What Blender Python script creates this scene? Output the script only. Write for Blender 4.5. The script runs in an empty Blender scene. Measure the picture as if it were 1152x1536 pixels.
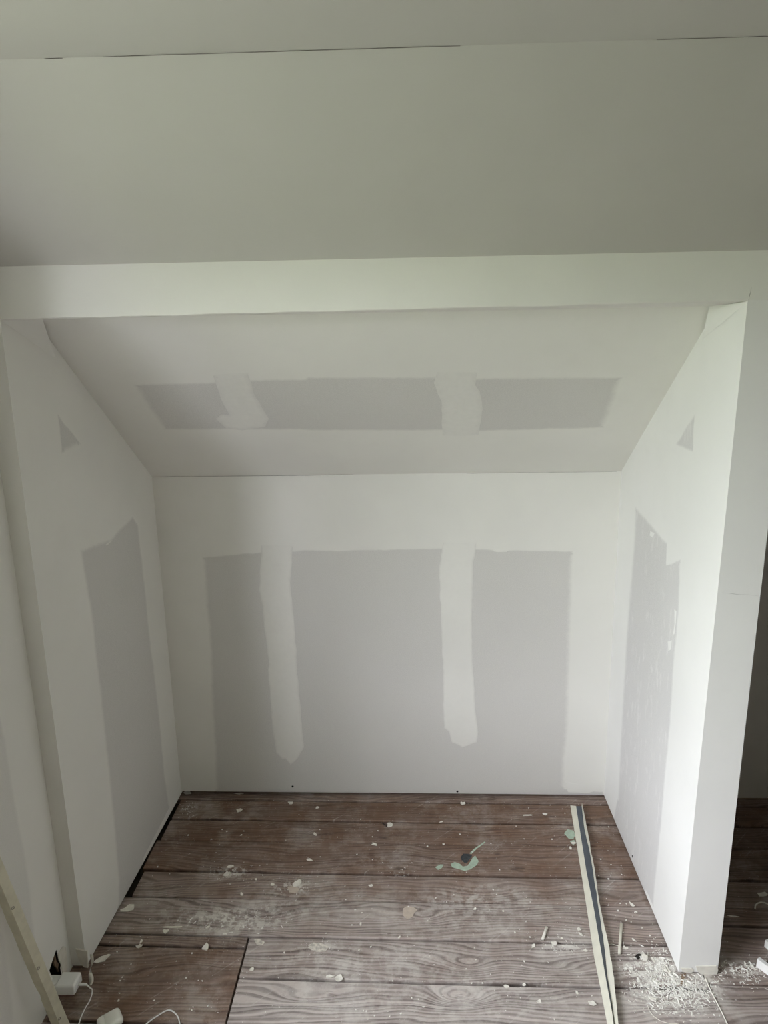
import bpy, bmesh, math, random
import numpy as np
from mathutils import Vector, Matrix
from mathutils.geometry import delaunay_2d_cdt

random.seed(7)
rng = np.random.default_rng(11)
scene = bpy.context.scene
col = scene.collection

# ------------------------------------------------------------------ camera
H = 1.65
FPX, PITCH, YAW, ROLL = 1010.2, 0.2242, -0.0310, -0.0169
_fw = Vector((math.sin(YAW) * math.cos(PITCH), math.cos(YAW) * math.cos(PITCH), -math.sin(PITCH)))
_rt = Vector((math.cos(YAW), -math.sin(YAW), 0))
_up = _rt.cross(_fw)
_R = math.cos(ROLL) * _rt + math.sin(ROLL) * _up
_U = -math.sin(ROLL) * _rt + math.cos(ROLL) * _up
CAM = Vector((0, 0, H))
cam = bpy.data.cameras.new('camera')
cam.sensor_fit = 'VERTICAL'
cam.sensor_height = 36.0
cam.lens = FPX / 1536 * 36.0
cam.clip_start = 0.02
cam_o = bpy.data.objects.new('camera', cam)
cam_o.matrix_world = Matrix(((_R.x, _U.x, -_fw.x, 0), (_R.y, _U.y, -_fw.y, 0), (_R.z, _U.z, -_fw.z, H), (0, 0, 0, 1)))
col.objects.link(cam_o)
scene.camera = cam_o

# ------------------------------------------------------------------ daylight
WIN_Y0, WIN_Y1, WIN_Z0, WIN_Z1 = -0.35, 1.00, 0.62, 1.98      # gable window, beside the photographer
GABLE = 0.36                                                   # thickness of the old gable wall
world = bpy.data.worlds.new('overcast_sky')
scene.world = world
world.use_nodes = True
bg = world.node_tree.nodes['Background']
bg.inputs[0].default_value = (0.905, 0.94, 1.0, 1)
bg.inputs[1].default_value = 30.0
portal = bpy.data.lights.new('window_daylight', 'AREA')
portal.shape = 'RECTANGLE'
portal.size = WIN_Z1 - WIN_Z0
portal.size_y = WIN_Y1 - WIN_Y0
portal.cycles.is_portal = True
portal_o = bpy.data.objects.new('window_daylight', portal)
portal_o.location = (-0.944 - GABLE - 0.01, (WIN_Y0 + WIN_Y1) / 2, (WIN_Z0 + WIN_Z1) / 2)
portal_o.rotation_euler = (0, -math.pi / 2, 0)
col.objects.link(portal_o)
vs = scene.view_settings
vs.view_transform = 'Standard'
vs.look = 'None'
vs.gamma = 1.0
vs.use_curve_mapping = False
vs.exposure = -0.32
scene.cycles.use_denoising = True
scene.cycles.max_bounces = 7
scene.cycles.adaptive_threshold = 0.04
scene.cycles.diffuse_bounces = 6
scene.cycles.sample_clamp_indirect = 6.0

# ------------------------------------------------------------------ helpers
def ray(u, v):
    return _fw + _R * ((u - 576) / FPX) + _U * ((768 - v) / FPX)

def at(u, v, axis, val):
    d = ray(u, v)
    i = 'xyz'.index(axis)
    return CAM + d * ((val - CAM[i]) / d[i])

def fl(u, v, z=0.0):
    return at(u, v, 'z', z)

def tag(o, label=None, cat=None, group=None, kind=None):
    if label: o['label'] = label
    if cat: o['category'] = cat
    if group: o['group'] = group
    if kind: o['kind'] = kind
    return o

def mesh_obj(name, verts, faces, mat, parent=None, smooth=False, attrs=None):
    me = bpy.data.meshes.new(name)
    me.from_pydata([tuple(v) for v in verts], [], faces)
    if attrs:
        for k, vals in attrs.items():
            a = me.attributes.new(k, 'FLOAT', 'POINT')
            a.data.foreach_set('value', np.asarray(vals, dtype=np.float32))
    me.materials.append(mat)
    bm = bmesh.new(); bm.from_mesh(me)
    bmesh.ops.recalc_face_normals(bm, faces=bm.faces)
    bm.to_mesh(me); bm.free()
    if smooth:
        me.polygons.foreach_set('use_smooth', [True] * len(me.polygons))
    me.update()
    o = bpy.data.objects.new(name, me)
    col.objects.link(o)
    o.parent = parent
    return o

def empty(name, loc=(0, 0, 0)):
    o = bpy.data.objects.new(name, None)
    o.empty_display_size = 0.02
    o.location = loc
    col.objects.link(o)
    return o

def local(o, p):
    return Vector(p) - o.location

def hexa(name, c, mat, parent=None):
    """c = 8 corners, bottom ring then top ring"""
    f = [(3, 2, 1, 0), (4, 5, 6, 7), (0, 1, 5, 4), (1, 2, 6, 5), (2, 3, 7, 6), (3, 0, 4, 7)]
    return mesh_obj(name, c, f, mat, parent)

def box(name, x0, x1, y0, y1, z0, z1, mat, parent=None):
    return hexa(name, [(x0, y0, z0), (x1, y0, z0), (x1, y1, z0), (x0, y1, z0),
                       (x0, y0, z1), (x1, y0, z1), (x1, y1, z1), (x0, y1, z1)], mat, parent)

def bevel(o, w, seg=2):
    m = o.modifiers.new('bevel', 'BEVEL'); m.width = w; m.segments = seg; m.limit_method = 'ANGLE'
    return o

def inside(poly, x, y):
    c = False
    n = len(poly)
    j = n - 1
    for i in range(n):
        xi, yi = poly[i]; xj, yj = poly[j]
        if (yi > y) != (yj > y) and x < (xj - xi) * (y - yi) / (yj - yi) + xi:
            c = not c
        j = i
    return c

def inside_many(poly, Q):
    P = np.asarray(poly, float); Q = np.asarray(Q, float).reshape(-1, 2)
    a, b = P, np.roll(P, 1, 0)
    y = Q[:, 1][:, None]; x = Q[:, 0][:, None]
    c = (a[:, 1] > y) != (b[:, 1] > y)
    with np.errstate(divide='ignore', invalid='ignore'):
        xi = (b[:, 0] - a[:, 0]) * (y - a[:, 1]) / (b[:, 1] - a[:, 1]) + a[:, 0]
    return ((c & (x < xi)).sum(1) % 2).astype(bool)

def resample(poly, step, amp, closed=True):
    """resample with smooth ragged offsets"""
    P = [np.array(p, float) for p in poly]
    out = []; tagi = []
    n = len(P)
    for i in range(n if closed else n - 1):
        a, b = P[i], P[(i + 1) % n]
        L = np.linalg.norm(b - a)
        k = max(1, int(L / step))
        for j in range(k):
            out.append(a + (b - a) * j / k); tagi.append(i)
    out = np.array(out)
    m = len(out)
    if amp > 0 and m > 8:
        nz = rng.normal(0, 1, m)
        s1 = nz.copy()
        for _ in range(2):
            s1 = (np.roll(s1, 1) + s1 + np.roll(s1, -1)) / 3
        big = rng.normal(0, 1, m)
        for _ in range(10):
            big = (np.roll(big, 1) + big + np.roll(big, -1)) / 3
        t = np.roll(out, -1, 0) - np.roll(out, 1, 0)
        nn = np.stack([-t[:, 1], t[:, 0]], 1)
        nn /= np.linalg.norm(nn, axis=1)[:, None] + 1e-9
        out = out + nn * (amp * (0.7 * s1 + 1.8 * big))[:, None]
    return out, tagi

# ------------------------------------------------------------------ materials
class NT:
    def __init__(s, name):
        s.m = bpy.data.materials.new(name); s.m.use_nodes = True
        s.t = s.m.node_tree; s.n = s.t.nodes; s.l = s.t.links
        s.b = s.n['Principled BSDF']
    def new(s, kind, **props):
        n = s.n.new(kind)
        for k, v in props.items(): setattr(n, k, v)
        return n
    def put(s, sock, v):
        if isinstance(v, bpy.types.NodeSocket): s.l.new(v, sock)
        else: sock.default_value = v
    def math(s, op, a, b=0.0, c=0.0, clamp=False):
        n = s.new('ShaderNodeMath', operation=op, use_clamp=clamp)
        s.put(n.inputs[0], a); s.put(n.inputs[1], b)
        if op in ('MULTIPLY_ADD', 'SMOOTH_MIN'): s.put(n.inputs[2], c)
        return n.outputs[0]
    def noise(s, vec, scale, detail=3.0, rough=0.5):
        n = s.new('ShaderNodeTexNoise')
        if vec is not None: s.l.new(vec, n.inputs['Vector'])
        n.inputs['Scale'].default_value = scale
        n.inputs['Detail'].default_value = detail
        n.inputs['Roughness'].default_value = rough
        return n.outputs[0]
    def step(s, v, lo, hi, to0=0.0, to1=1.0):
        n = s.new('ShaderNodeMapRange', interpolation_type='SMOOTHSTEP')
        s.put(n.inputs[0], v)
        n.inputs[1].default_value = lo; n.inputs[2].default_value = hi
        n.inputs[3].default_value = to0; n.inputs[4].default_value = to1
        return n.outputs[0]
    def mix(s, f, a, b):
        n = s.new('ShaderNodeMix', data_type='RGBA')
        s.put(n.inputs[0], f); s.put(n.inputs[6], a); s.put(n.inputs[7], b)
        return n.outputs[2]
    def comb(s, x, y, z):
        n = s.new('ShaderNodeCombineXYZ')
        s.put(n.inputs[0], x); s.put(n.inputs[1], y); s.put(n.inputs[2], z)
        return n.outputs[0]
    def pos(s):
        n = s.new('ShaderNodeNewGeometry')
        return n.outputs['Position']
    def bump(s, h, strength, dist):
        n = s.new('ShaderNodeBump')
        n.inputs['Strength'].default_value = strength
        n.inputs['Distance'].default_value = dist
        s.l.new(h, n.inputs['Height'])
        s.l.new(n.outputs[0], s.b.inputs['Normal'])

def c4(r, g, b): return (r, g, b, 1)

def plain(name, rgb, rough=0.6, var=0.08, scale=60.0, bumpd=0.0, metallic=0.0, spec=0.4):
    t = NT(name)
    p = t.pos()
    n = t.noise(p, scale, 4)
    d = tuple(max(0, c * (1 - var)) for c in rgb); l = tuple(min(1, c * (1 + var)) for c in rgb)
    t.l.new(t.mix(t.step(n, 0.3, 0.7), c4(*d), c4(*l)), t.b.inputs['Base Color'])
    t.b.inputs['Roughness'].default_value = rough
    t.b.inputs['Metallic'].default_value = metallic
    t.b.inputs['Specular IOR Level'].default_value = spec
    if bumpd: t.bump(n, 0.4, bumpd)
    return t.m

def make_plaster(name, compound, paper, scuff=0.0):
    t = NT(name)
    p = t.pos()
    at_ = t.new('ShaderNodeAttribute', attribute_name='bare').outputs['Fac']
    edge = t.noise(p, 55, 4, 0.6)
    big = t.noise(p, 2.2, 3)
    mid = t.noise(p, 14, 4, 0.6)
    fine = t.noise(p, 420, 2, 0.6)
    fac = t.math('ADD', at_, t.math('MULTIPLY', t.math('SUBTRACT', edge, 0.5), t.math('MULTIPLY', t.math('MULTIPLY', at_, t.math('SUBTRACT', 1.0, at_)), 2.0)))
    fac = t.step(fac, 0.05, 0.95)
    thin = t.new('ShaderNodeAttribute', attribute_name='thin').outputs['Fac']
    fac = t.math('MULTIPLY', fac, t.math('SUBTRACT', 1.0, thin))
    cc = t.mix(t.step(big, 0.35, 0.65), c4(*[x * 0.975 for x in compound]), c4(*[min(1, x * 1.02) for x in compound]))
    cc = t.mix(t.step(mid, 0.45, 0.8, 0, 0.35), cc, c4(*[x * 0.96 for x in compound]))
    pc = t.mix(t.step(fine, 0.3, 0.7), c4(*[x * 0.93 for x in paper]), c4(*[x * 1.06 for x in paper]))
    pc = t.mix(t.step(big, 0.4, 0.7, 0, 0.5), pc, c4(*[x * 1.05 for x in paper]))
    if scuff > 0:
        sp = t.new('ShaderNodeSeparateXYZ'); t.l.new(p, sp.inputs[0])
        v = t.comb(t.math('MULTIPLY', sp.outputs[0], 20.0), t.math('MULTIPLY', sp.outputs[1], 26.0), t.math('MULTIPLY', sp.outputs[2], 9.0))
        sc = t.noise(v, 1.6, 5, 0.7)
        sc = t.step(sc, 0.52, 0.72, 0, scuff)
        pc = t.mix(sc, pc, c4(*[min(1, x * 1.22) for x in paper]))
    t.l.new(t.mix(fac, cc, pc), t.b.inputs['Base Color'])
    t.b.inputs['Roughness'].default_value = 0.72
    t.b.inputs['Specular IOR Level'].default_value = 0.25
    t.bump(t.math('ADD', t.math('MULTIPLY', mid, 1.0), t.math('MULTIPLY', fine, 0.25)), 0.25, 0.0012)
    return t.m

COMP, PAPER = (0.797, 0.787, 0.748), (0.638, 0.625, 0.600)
M_plaster = make_plaster('joint_compound_on_plasterboard', COMP, PAPER)
M_scuffed = make_plaster('scuffed_plasterboard', (0.815, 0.81, 0.79), (0.65, 0.64, 0.632), 0.6)
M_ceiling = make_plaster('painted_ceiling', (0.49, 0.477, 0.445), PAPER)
M_dark = plain('void_shade', (0.02, 0.017, 0.015), 0.9)  # near-black colour puts the shade of gaps and holes into the surface
M_crack = plain('crack_shadow', (0.22, 0.20, 0.19), 0.9)
M_screw = plain('black_screw', (0.02, 0.02, 0.02), 0.4, metallic=0.6)
M_flake = plain('plaster_flake', (0.78, 0.75, 0.68), 0.8, 0.08, 90, 0.0006)
M_crumb = plain('plaster_crumb', (0.80, 0.78, 0.73), 0.85, 0.1, 200)
M_cream = plain('cream_vinyl', (0.68, 0.66, 0.56), 0.5, 0.05, 30)
M_olive = plain('aged_cream_vinyl', (0.62, 0.59, 0.47), 0.55, 0.06, 40)
M_slate = plain('slate_grey_core', (0.085, 0.10, 0.125), 0.45, 0.1, 40)
M_white = plain('white_plastic', (0.86, 0.86, 0.85), 0.3, 0.01, 20)
M_case = plain('ivory_plastic', (0.84, 0.84, 0.79), 0.22, 0.01, 20)
M_paper = plain('torn_paper', (0.74, 0.71, 0.64), 0.8, 0.06, 60)
M_card = plain('brown_board_core', (0.22, 0.15, 0.10), 0.9, 0.2, 60)
M_mint = plain('mint_paint', (0.40, 0.50, 0.40), 0.6, 0.12, 70)
M_char = plain('charcoal_mark', (0.045, 0.05, 0.055), 0.8, 0.3, 120)
M_beige = plain('beige_filler', (0.52, 0.44, 0.37), 0.8, 0.08, 80)
M_scab = plain('dusty_filler', (0.58, 0.54, 0.48), 0.85, 0.25, 120, 0.0008)
M_offcut = plain('white_painted_wood', (0.80, 0.79, 0.77), 0.6, 0.03, 40)
M_lawn = plain('lawn', (0.16, 0.172, 0.12), 0.9, 0.3, 1.0)
M_rough = plain('rear_bounce_brown', (0.27, 0.235, 0.20), 0.8, 0.2, 6.0)  # brown invented for the unseen rear, to darken and warm the bounce
M_board = plain('white_board', (0.80, 0.79, 0.77), 0.7, 0.02, 6.0)
M_floor_plain = plain('worn_floor_wood', (0.20, 0.165, 0.14), 0.7, 0.2, 8.0)
M_hedge = plain('hedge_leaves', (0.19, 0.225, 0.13), 0.9, 0.3, 3.0)
M_frame = plain('white_window_frame', (0.78, 0.78, 0.76), 0.5, 0.02, 20)
M_sub = plain('dusty_subfloor', (0.05, 0.04, 0.033), 0.95, 0.3, 20)

# ---- old floor boards: grain that flows round knots, weathering, plaster dust; front boards coloured paler, partly for glancing light
def gauss_group():
    g = bpy.data.node_groups.new('gauss', 'ShaderNodeTree')
    for nm in ('x', 'y', 'cx', 'cy', 'rx', 'ry', 'amp'):
        g.interface.new_socket(nm, in_out='INPUT', socket_type='NodeSocketFloat')
    g.interface.new_socket('v', in_out='OUTPUT', socket_type='NodeSocketFloat')
    gi = g.nodes.new('NodeGroupInput'); go = g.nodes.new('NodeGroupOutput')
    def mm(op, a, b):
        n = g.nodes.new('ShaderNodeMath'); n.operation = op
        for k, v in enumerate((a, b)):
            if isinstance(v, (int, float)): n.inputs[k].default_value = v
            else: g.links.new(v, n.inputs[k])
        return n.outputs[0]
    I = gi.outputs
    dx = mm('DIVIDE', mm('SUBTRACT', I['x'], I['cx']), I['rx'])
    dy = mm('DIVIDE', mm('SUBTRACT', I['y'], I['cy']), I['ry'])
    d2 = mm('ADD', mm('MULTIPLY', dx, dx), mm('MULTIPLY', dy, dy))
    g.links.new(mm('MULTIPLY', mm('EXPONENT', mm('MULTIPLY', d2, -1.0), 0), I['amp']), go.inputs[0])
    return g
GAUSS = gauss_group()

def fx(u, v):
    p = fl(u, v); return (p.x, p.y)

KNOTS = [(690, 1497, .075, .030, .070), (703, 1448, .060, .024, .035), (470, 1496, .13, .030, .036), (838, 1452, .09, .018, .022),
         (395, 1375, .10, .03, .03), (640, 1375, .05, .02, .02), (1120, 1240, .06, .02, .025), (1000, 1500, .08, .025, .03), (240, 1480, .20, .03, .03)]
DUST = [(330, 1380, .17, .050, 1.5), (420, 1365, .12, .04, .9), (345, 1312, .09, .03, .55), (440, 1335, .10, .04, .5), (560, 1290, .12, .035, .45),
        (690, 1370, .22, .07, .75), (620, 1440, .30, .07, .6), (560, 1500, .35, .08, .6), (720, 1345, .16, .05, .5), (690, 1300, .10, .03, .35),
        (1010, 1478, .12, .07, 1.9), (780, 1500, .22, .07, .55), (250, 1355, .05, .05, .3), (300, 1210, .05, .02, .3), (860, 1240, .10, .04, .3),
        (480, 1440, .16, .05, .55), (1090, 1450, .09, .03, .6), (850, 1420, .10, .05, .4)]

DUST2 = [(1005, 1476, .090, .062, 2.2), (980, 1448, .06, .03, 1.4), (345, 1380, .13, .035, 1.0), (350, 1308, .05, .020, 1.0), (440, 1330, .05, .022, .9), (1110, 1455, .05, .020, 1.0),
         (850, 1420, .06, .013, .9), (283, 1212, .03, .015, .8), (480, 1420, .04, .012, .8), (600, 1312, .03, .012, .7)]
def make_wood():
    t = NT('weathered_floor_wood')
    p = t.pos()
    s = t.new('ShaderNodeSeparateXYZ'); t.l.new(p, s.inputs[0])
    X, Y, Z = s.outputs
    rnd = t.new('ShaderNodeObjectInfo').outputs['Random']
    seed = t.math('MULTIPLY', rnd, 61.0)
    def gs(lst, scale=1.0):
        acc = None
        for (u, v, rx, ry, a) in lst:
            cx, cy = fx(u, v)
            n = t.new('ShaderNodeGroup'); n.node_tree = GAUSS
            t.l.new(X, n.inputs['x']); t.l.new(Y, n.inputs['y'])
            n.inputs['cx'].default_value = cx; n.inputs['cy'].default_value = cy
            n.inputs['rx'].default_value = rx; n.inputs['ry'].default_value = ry; n.inputs['amp'].default_value = a * scale
            acc = n.outputs[0] if acc is None else t.math('ADD', acc, n.outputs[0])
        return acc
    xs = t.math('ADD', X, seed)
    warp = t.noise(t.comb(t.math('MULTIPLY', xs, 1.3), t.math('MULTIPLY', Y, 5.0), seed), 1.0, 3, 0.55)
    h = t.math('ADD', Y, t.math('MULTIPLY', t.math('SUBTRACT', warp, 0.5), 0.17))
    h = t.math('ADD', h, gs(KNOTS))
    streak = t.noise(t.comb(t.math('MULTIPLY', xs, 1.8), t.math('MULTIPLY', h, 70.0), seed), 1.0, 4, 0.62)
    ring = t.math('SINE', t.math('ADD', t.math('MULTIPLY', h, 540.0), t.math('MULTIPLY', streak, 6.0)))
    fib = t.noise(t.comb(t.math('MULTIPLY', xs, 16.0), t.math('MULTIPLY', Y, 420.0), seed), 1.0, 3, 0.6)
    blot = t.noise(p, 8.0, 6, 0.66)
    blot2 = t.noise(p, 30.0, 6, 0.7)
    wt = t.new('ShaderNodeAttribute', attribute_name='weather', attribute_type='OBJECT').outputs['Fac']
    g = t.math('ADD', t.math('MULTIPLY', t.step(streak, 0.30, 0.66), 0.55), t.math('MULTIPLY', t.step(ring, -1.0, 0.6), 0.45))
    g = t.math('ADD', t.math('MULTIPLY', g, 0.78), t.math('MULTIPLY', fib, 0.22))
    gb = t.math('ADD', t.math('MULTIPLY', g, 0.55), t.math('MULTIPLY', blot2, 0.45))
    brown = t.mix(gb, c4(0.055, 0.034, 0.024), c4(0.265, 0.162, 0.110))
    brown = t.mix(t.step(blot, 0.48, 0.70, 0, 0.6), brown, c4(0.125, 0.072, 0.046))
    grey = t.mix(g, c4(0.105, 0.084, 0.077), c4(0.58, 0.51, 0.48))
    wfac = t.math('ADD', wt, t.math('MULTIPLY', t.math('SUBTRACT', blot, 0.5), 1.1), clamp=True)
    base = t.mix(wfac, brown, grey)
    # plaster dust trodden in, scratches, wiped smears
    d = gs(DUST)
    dn = t.math('MULTIPLY', d, t.step(blot2, 0.43, 0.60))
    bl3 = t.noise(t.comb(t.math('ADD', X, 7.3), t.math('ADD', Y, 3.1), 1.7), 6.0, 7, 0.72)
    haze = t.step(bl3, 0.47, 0.66, 0.0, 0.42)
    xy = t.math('ADD', X, t.math('MULTIPLY', Y, 0.8)); yx = t.math('SUBTRACT', Y, t.math('MULTIPLY', X, 0.9))
    scr = t.noise(t.comb(t.math('MULTIPLY', xy, 4.0), t.math('MULTIPLY', yx, 90.0), 4.4), 1.0, 3, 0.6)
    scr = t.math('MULTIPLY', t.step(scr, 0.60, 0.72, 0, 0.45), t.step(blot, 0.45, 0.6))
    dust = t.math('ADD', t.math('MULTIPLY', dn, 0.75), t.math('MULTIPLY', haze, t.math('ADD', t.math('MULTIPLY', wt, 0.5), 0.72)), clamp=True)
    dust = t.math('ADD', dust, scr, clamp=True)
    dust = t.math('MULTIPLY', dust, t.math('ADD', t.math('MULTIPLY', g, 0.6), 0.40))
    base = t.mix(dust, base, c4(0.62, 0.585, 0.545))
    crust = t.noise(p, 48.0, 6, 0.68)
    d2 = t.math('MULTIPLY', gs(DUST2), t.step(t.math('ADD', crust, t.math('MULTIPLY', t.math('SUBTRACT', blot2, 0.5), 0.7)), 0.49, 0.57), clamp=True)
    base = t.mix(t.math('MULTIPLY', d2, 0.9), base, c4(0.72, 0.69, 0.64))
    spk = t.noise(p, 210.0, 3, 0.6)
    base = t.mix(t.step(spk, 0.66, 0.72, 0, 0.7), base, c4(0.70, 0.68, 0.64))
    dk = t.noise(t.comb(t.math('MULTIPLY', xs, 9.0), t.math('MULTIPLY', Y, 30.0), 2.2), 1.0, 4, 0.6)
    base = t.mix(t.step(dk, 0.64, 0.74, 0, 0.55), base, c4(0.055, 0.037, 0.028))
    t.l.new(base, t.b.inputs['Base Color'])
    t.b.inputs['Roughness'].default_value = 0.68
    t.b.inputs['Specular IOR Level'].default_value = 0.3
    t.bump(t.math('ADD', t.math('MULTIPLY', g, 0.7), t.math('MULTIPLY', fib, 0.4)), 0.6, 0.0016)
    return t.m
M_wood = make_wood()

# ------------------------------------------------------------------ dimensions (metres)
D, F = 2.2961, 1.5327                 # back wall, front of the alcove
ZK = 1.2605                           # top of the low back wall
ZB, ZT, TB = 1.7570, 1.8600, 0.140    # beam underside, beam top, beam depth
ZC, YC = 2.127, 1.1970                # flat ceiling, where it starts
SL = (ZB - ZK) / (D - F - TB)         # roof slope
GX = -0.944                           # gable wall with the window
RX = 2.6
CR = 0.8400                           # right side of the right partition

def XL(y, z):
    k = (y - F) / (D - F)
    return (1 - k) * (-0.9025 + 0.0072 * z / 1.7474) + k * (-0.8803 + 0.0012 * z / 1.26)

def XR(y, z):
    k = (y - F) / (D - F)
    return (1 - k) * (0.7348 + 0.0076 * z / 1.7594) + k * (0.7538 - 0.0111 * z / 1.2581)

def zslope(y): return ZK + SL * (D - y)
def ztop(y): return min(1.766, zslope(y) + 0.02)

# ------------------------------------------------------------------ floor
floor = box('floor', -1.12, RX, -1.65, 2.42, -0.07, -0.030, M_sub)
tag(floor, 'old wide wooden floor boards, dusty and spattered with plaster', 'floor', kind='structure')
BS = -0.0150
def board(y0, y1, x0, x1, weather, gap0=.002, gap1=.002, dz=0.0):
    n = max(2, int((x1 - x0) / 0.16))
    vs_, fs = [], []
    sec = [(0, -.024), (0, -.0025), (.0022, 0), (1, 0), (2, -.0025), (2, -.024)]
    for i in range(n + 1):
        x = x0 + (x1 - x0) * i / n
        a = y0 + BS * x + gap0 + rng.normal(0, .0005); b = y1 + BS * x - gap1 + rng.normal(0, .0005)
        ring = [(x, a, -.024 + dz), (x, a, -.003 + dz), (x, a + .0025, dz), (x, b - .0025, dz), (x, b, -.003 + dz), (x, b, -.024 + dz)]
        vs_ += ring
    for i in range(n):
        for k in range(6):
            a, b = i * 6 + k, i * 6 + (k + 1) % 6
            fs.append((a, b, b + 6, a + 6))
    fs.append(tuple(range(6))); fs.append(tuple(n * 6 + k for k in range(6)))
    o = mesh_obj('floor_board', vs_, fs, M_wood, floor)
    o['weather'] = weather
    return o
XA, XS1, XS2 = -1.0, -0.469, 0.800
B = []
B.append(board(2.257, 2.415, XA, RX, .26, .0042, 0))
B.append(board(2.144, 2.257, -.873, RX, .05, .0050, .0040))
B.append(board(2.033, 2.144, -.874, RX, .10, .0018, .0045))
B.append(board(1.888, 2.033, -.886, RX, .14, .0058, .0018))
B.append(board(1.776, 1.888, -.876, RX, .34, .0018, .0055))
B.append(board(1.635, 1.776, XA, XS2, .62, .0040, .0018))
B.append(board(1.709, 1.776, XS2 + .003, RX, .25, .0055, .0018))
B.append(board(1.595, 1.635, XA, XS1 - .003, .25, .0036, .0036))
B.append(board(1.498, 1.635, XS1 + .003, XS2 - .002, .78, .0042, .0036))
B.append(board(1.366, 1.595, XA, XS1 - .003, .12, .0024, .0036))
B.append(board(1.362, 1.498, XS1 + .003, XS2 - .002, .95, .0024, .0042))
B.append(board(1.515, 1.709, XS2 + .002, RX, .40, .0020, .0055))
B.append(board(1.362, 1.515, XS2 + .002, RX, .70, .0020, .0020))
y = 1.362
for i, w in enumerate((.14, .13, .145, .12)):
    B.append(board(y - w, y, XA, RX, .7 - .1 * i)); y -= w
# the rest of the room's floor, behind the photographer
B.append(board(-1.6, y, XA, RX, .5))
B[-1].data.materials[0] = M_floor_plain

# ------------------------------------------------------------------ shell
def slab(name, surf, other, ys, zf0, zf1, nz, mat, parent=None):
    """solid between surface x=surf(y,z) and x=other, for y in ys, z from zf0(y) to zf1(y)"""
    vs_, fs, bare = [], [], []
    ny = len(ys)
    for side in (0, 1):
        for y_ in ys:
            for k in range(nz + 1):
                z = zf0(y_) + (zf1(y_) - zf0(y_)) * k / nz
                vs_.append(((surf(y_, z) if side == 0 else other), y_, z))
    N = ny * (nz + 1)
    idx = lambda s, i, k: s * N + i * (nz + 1) + k
    for i in range(ny - 1):
        for k in range(nz):
            for s in (0, 1):
                fs.append((idx(s, i, k), idx(s, i + 1, k), idx(s, i + 1, k + 1), idx(s, i, k + 1)))
        for k in (0, nz):
            fs.append((idx(0, i, k), idx(0, i + 1, k), idx(1, i + 1, k), idx(1, i, k)))
    for k in range(nz):
        for i in (0, ny - 1):
            fs.append((idx(0, i, k), idx(0, i, k + 1), idx(1, i, k + 1), idx(1, i, k)))
    return mesh_obj(name, vs_, fs, mat, parent)

ys = list(np.linspace(F + .0006, D + .012, 22))
def zb_left(y_):
    k = (y_ - F) / (D - F)
    return 0.005 + .004 * k
wall_left = slab('wall_left', XL, -1.0, ys, zb_left, ztop, 24, M_plaster)
tag(wall_left, 'left side wall of the alcove with a tall grey bare patch', 'wall', kind='structure')
wall_right = slab('wall_right', XR, CR, ys, lambda y_: .005, ztop, 24, M_scuffed)
tag(wall_right, 'bright right partition wall of the alcove ending in a white post', 'wall', kind='structure')

# back wall of the alcove: a board lifted off the floor
def wall_plate(name, x0, x1, y0, y1, zbl, zbr, z1, mat):
    return hexa(name, [(x0, y0, zbl), (x1, y0, zbr), (x1, y1, zbr), (x0, y1, zbl), (x0, y0, z1), (x1, y0, z1), (x1, y1, z1), (x0, y1, z1)], mat)
wall_back = wall_plate('wall_back', -.93, .80, D, D + .0125, .0180, .0055, ZK + .01, M_plaster)
tag(wall_back, 'low back wall of the alcove, grey board with two pale filler stripes', 'wall', kind='structure')
wall_void = box('wall_void', -1.12, RX, D + .055, D + .12, -.07, 1.5, M_dark)  # shade of the gap put into a near-black box
tag(wall_void, 'near-black box added for the shade in the gap under the back wall', 'wall', kind='structure')
wall_closet = wall_plate('wall_closet', CR - .02, RX, D - .008, D + .006, -.002, -.002, ZK + .01, M_plaster)
tag(wall_closet, 'shaded back wall of the dark closet right of the post', 'wall', kind='structure')

# sloped ceiling inside the alcove (and over the closet)
def slope_plate(name, x0, x1, ya, za, yb, zb_, th, mat):
    """plate whose underside runs from (ya,za) to (yb,zb_)"""
    d = Vector((0, yb - ya, zb_ - za)).normalized()
    n = Vector((0, -d.z, d.y))
    if n.z < 0: n = -n
    a, b = Vector((0, ya, za)), Vector((0, yb, zb_))
    c = []
    for off in (0, th):
        for (x, q) in ((x0, a), (x1, a), (x1, b), (x0, b)):
            r = q + n * off
            c.append((x, r.y, r.z))
    return hexa(name, c, mat)
ceiling_alcove = slope_plate('ceiling_alcove', -1.0, .80, D + .02, zslope(D + .02), F + TB - .01, zslope(F + TB - .01), .02, M_plaster)
tag(ceiling_alcove, 'sloped alcove ceiling with a grey bare band and two filler stripes', 'ceiling', kind='structure')
ceiling_closet = slope_plate('ceiling_closet', CR - .02, RX, D + .02, zslope(D + .02), F + TB, ZB, .02, M_plaster)
tag(ceiling_closet, 'sloped ceiling of the dark closet behind the post', 'ceiling', kind='structure')

# beam: front face flush with the post
nb = 60
vs_, fs = [], []
for i in range(nb + 1):
    x = -.97 + (RX + .97) * i / nb
    w = rng.normal(0, .0006)
    zf = 1.7472 + .0063 * min(1.8, x + .9)
    vs_ += [(x, F, ZT + .02), (x, F, zf + .0015 + w), (x, F + .003, zf + w), (x, F + TB, 1.7572), (x, F + TB, ZT + .02)]
for i in range(nb):
    for k in range(5):
        a, b = i * 5 + k, i * 5 + (k + 1) % 5
        fs.append((a, b, b + 5, a + 5))
fs += [tuple(range(5)), tuple(nb * 5 + k for k in range(5))]
beam = mesh_obj('beam', vs_, fs, M_plaster)
tag(beam, 'white boxed beam spanning the top of the alcove opening', 'beam', kind='structure')

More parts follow.
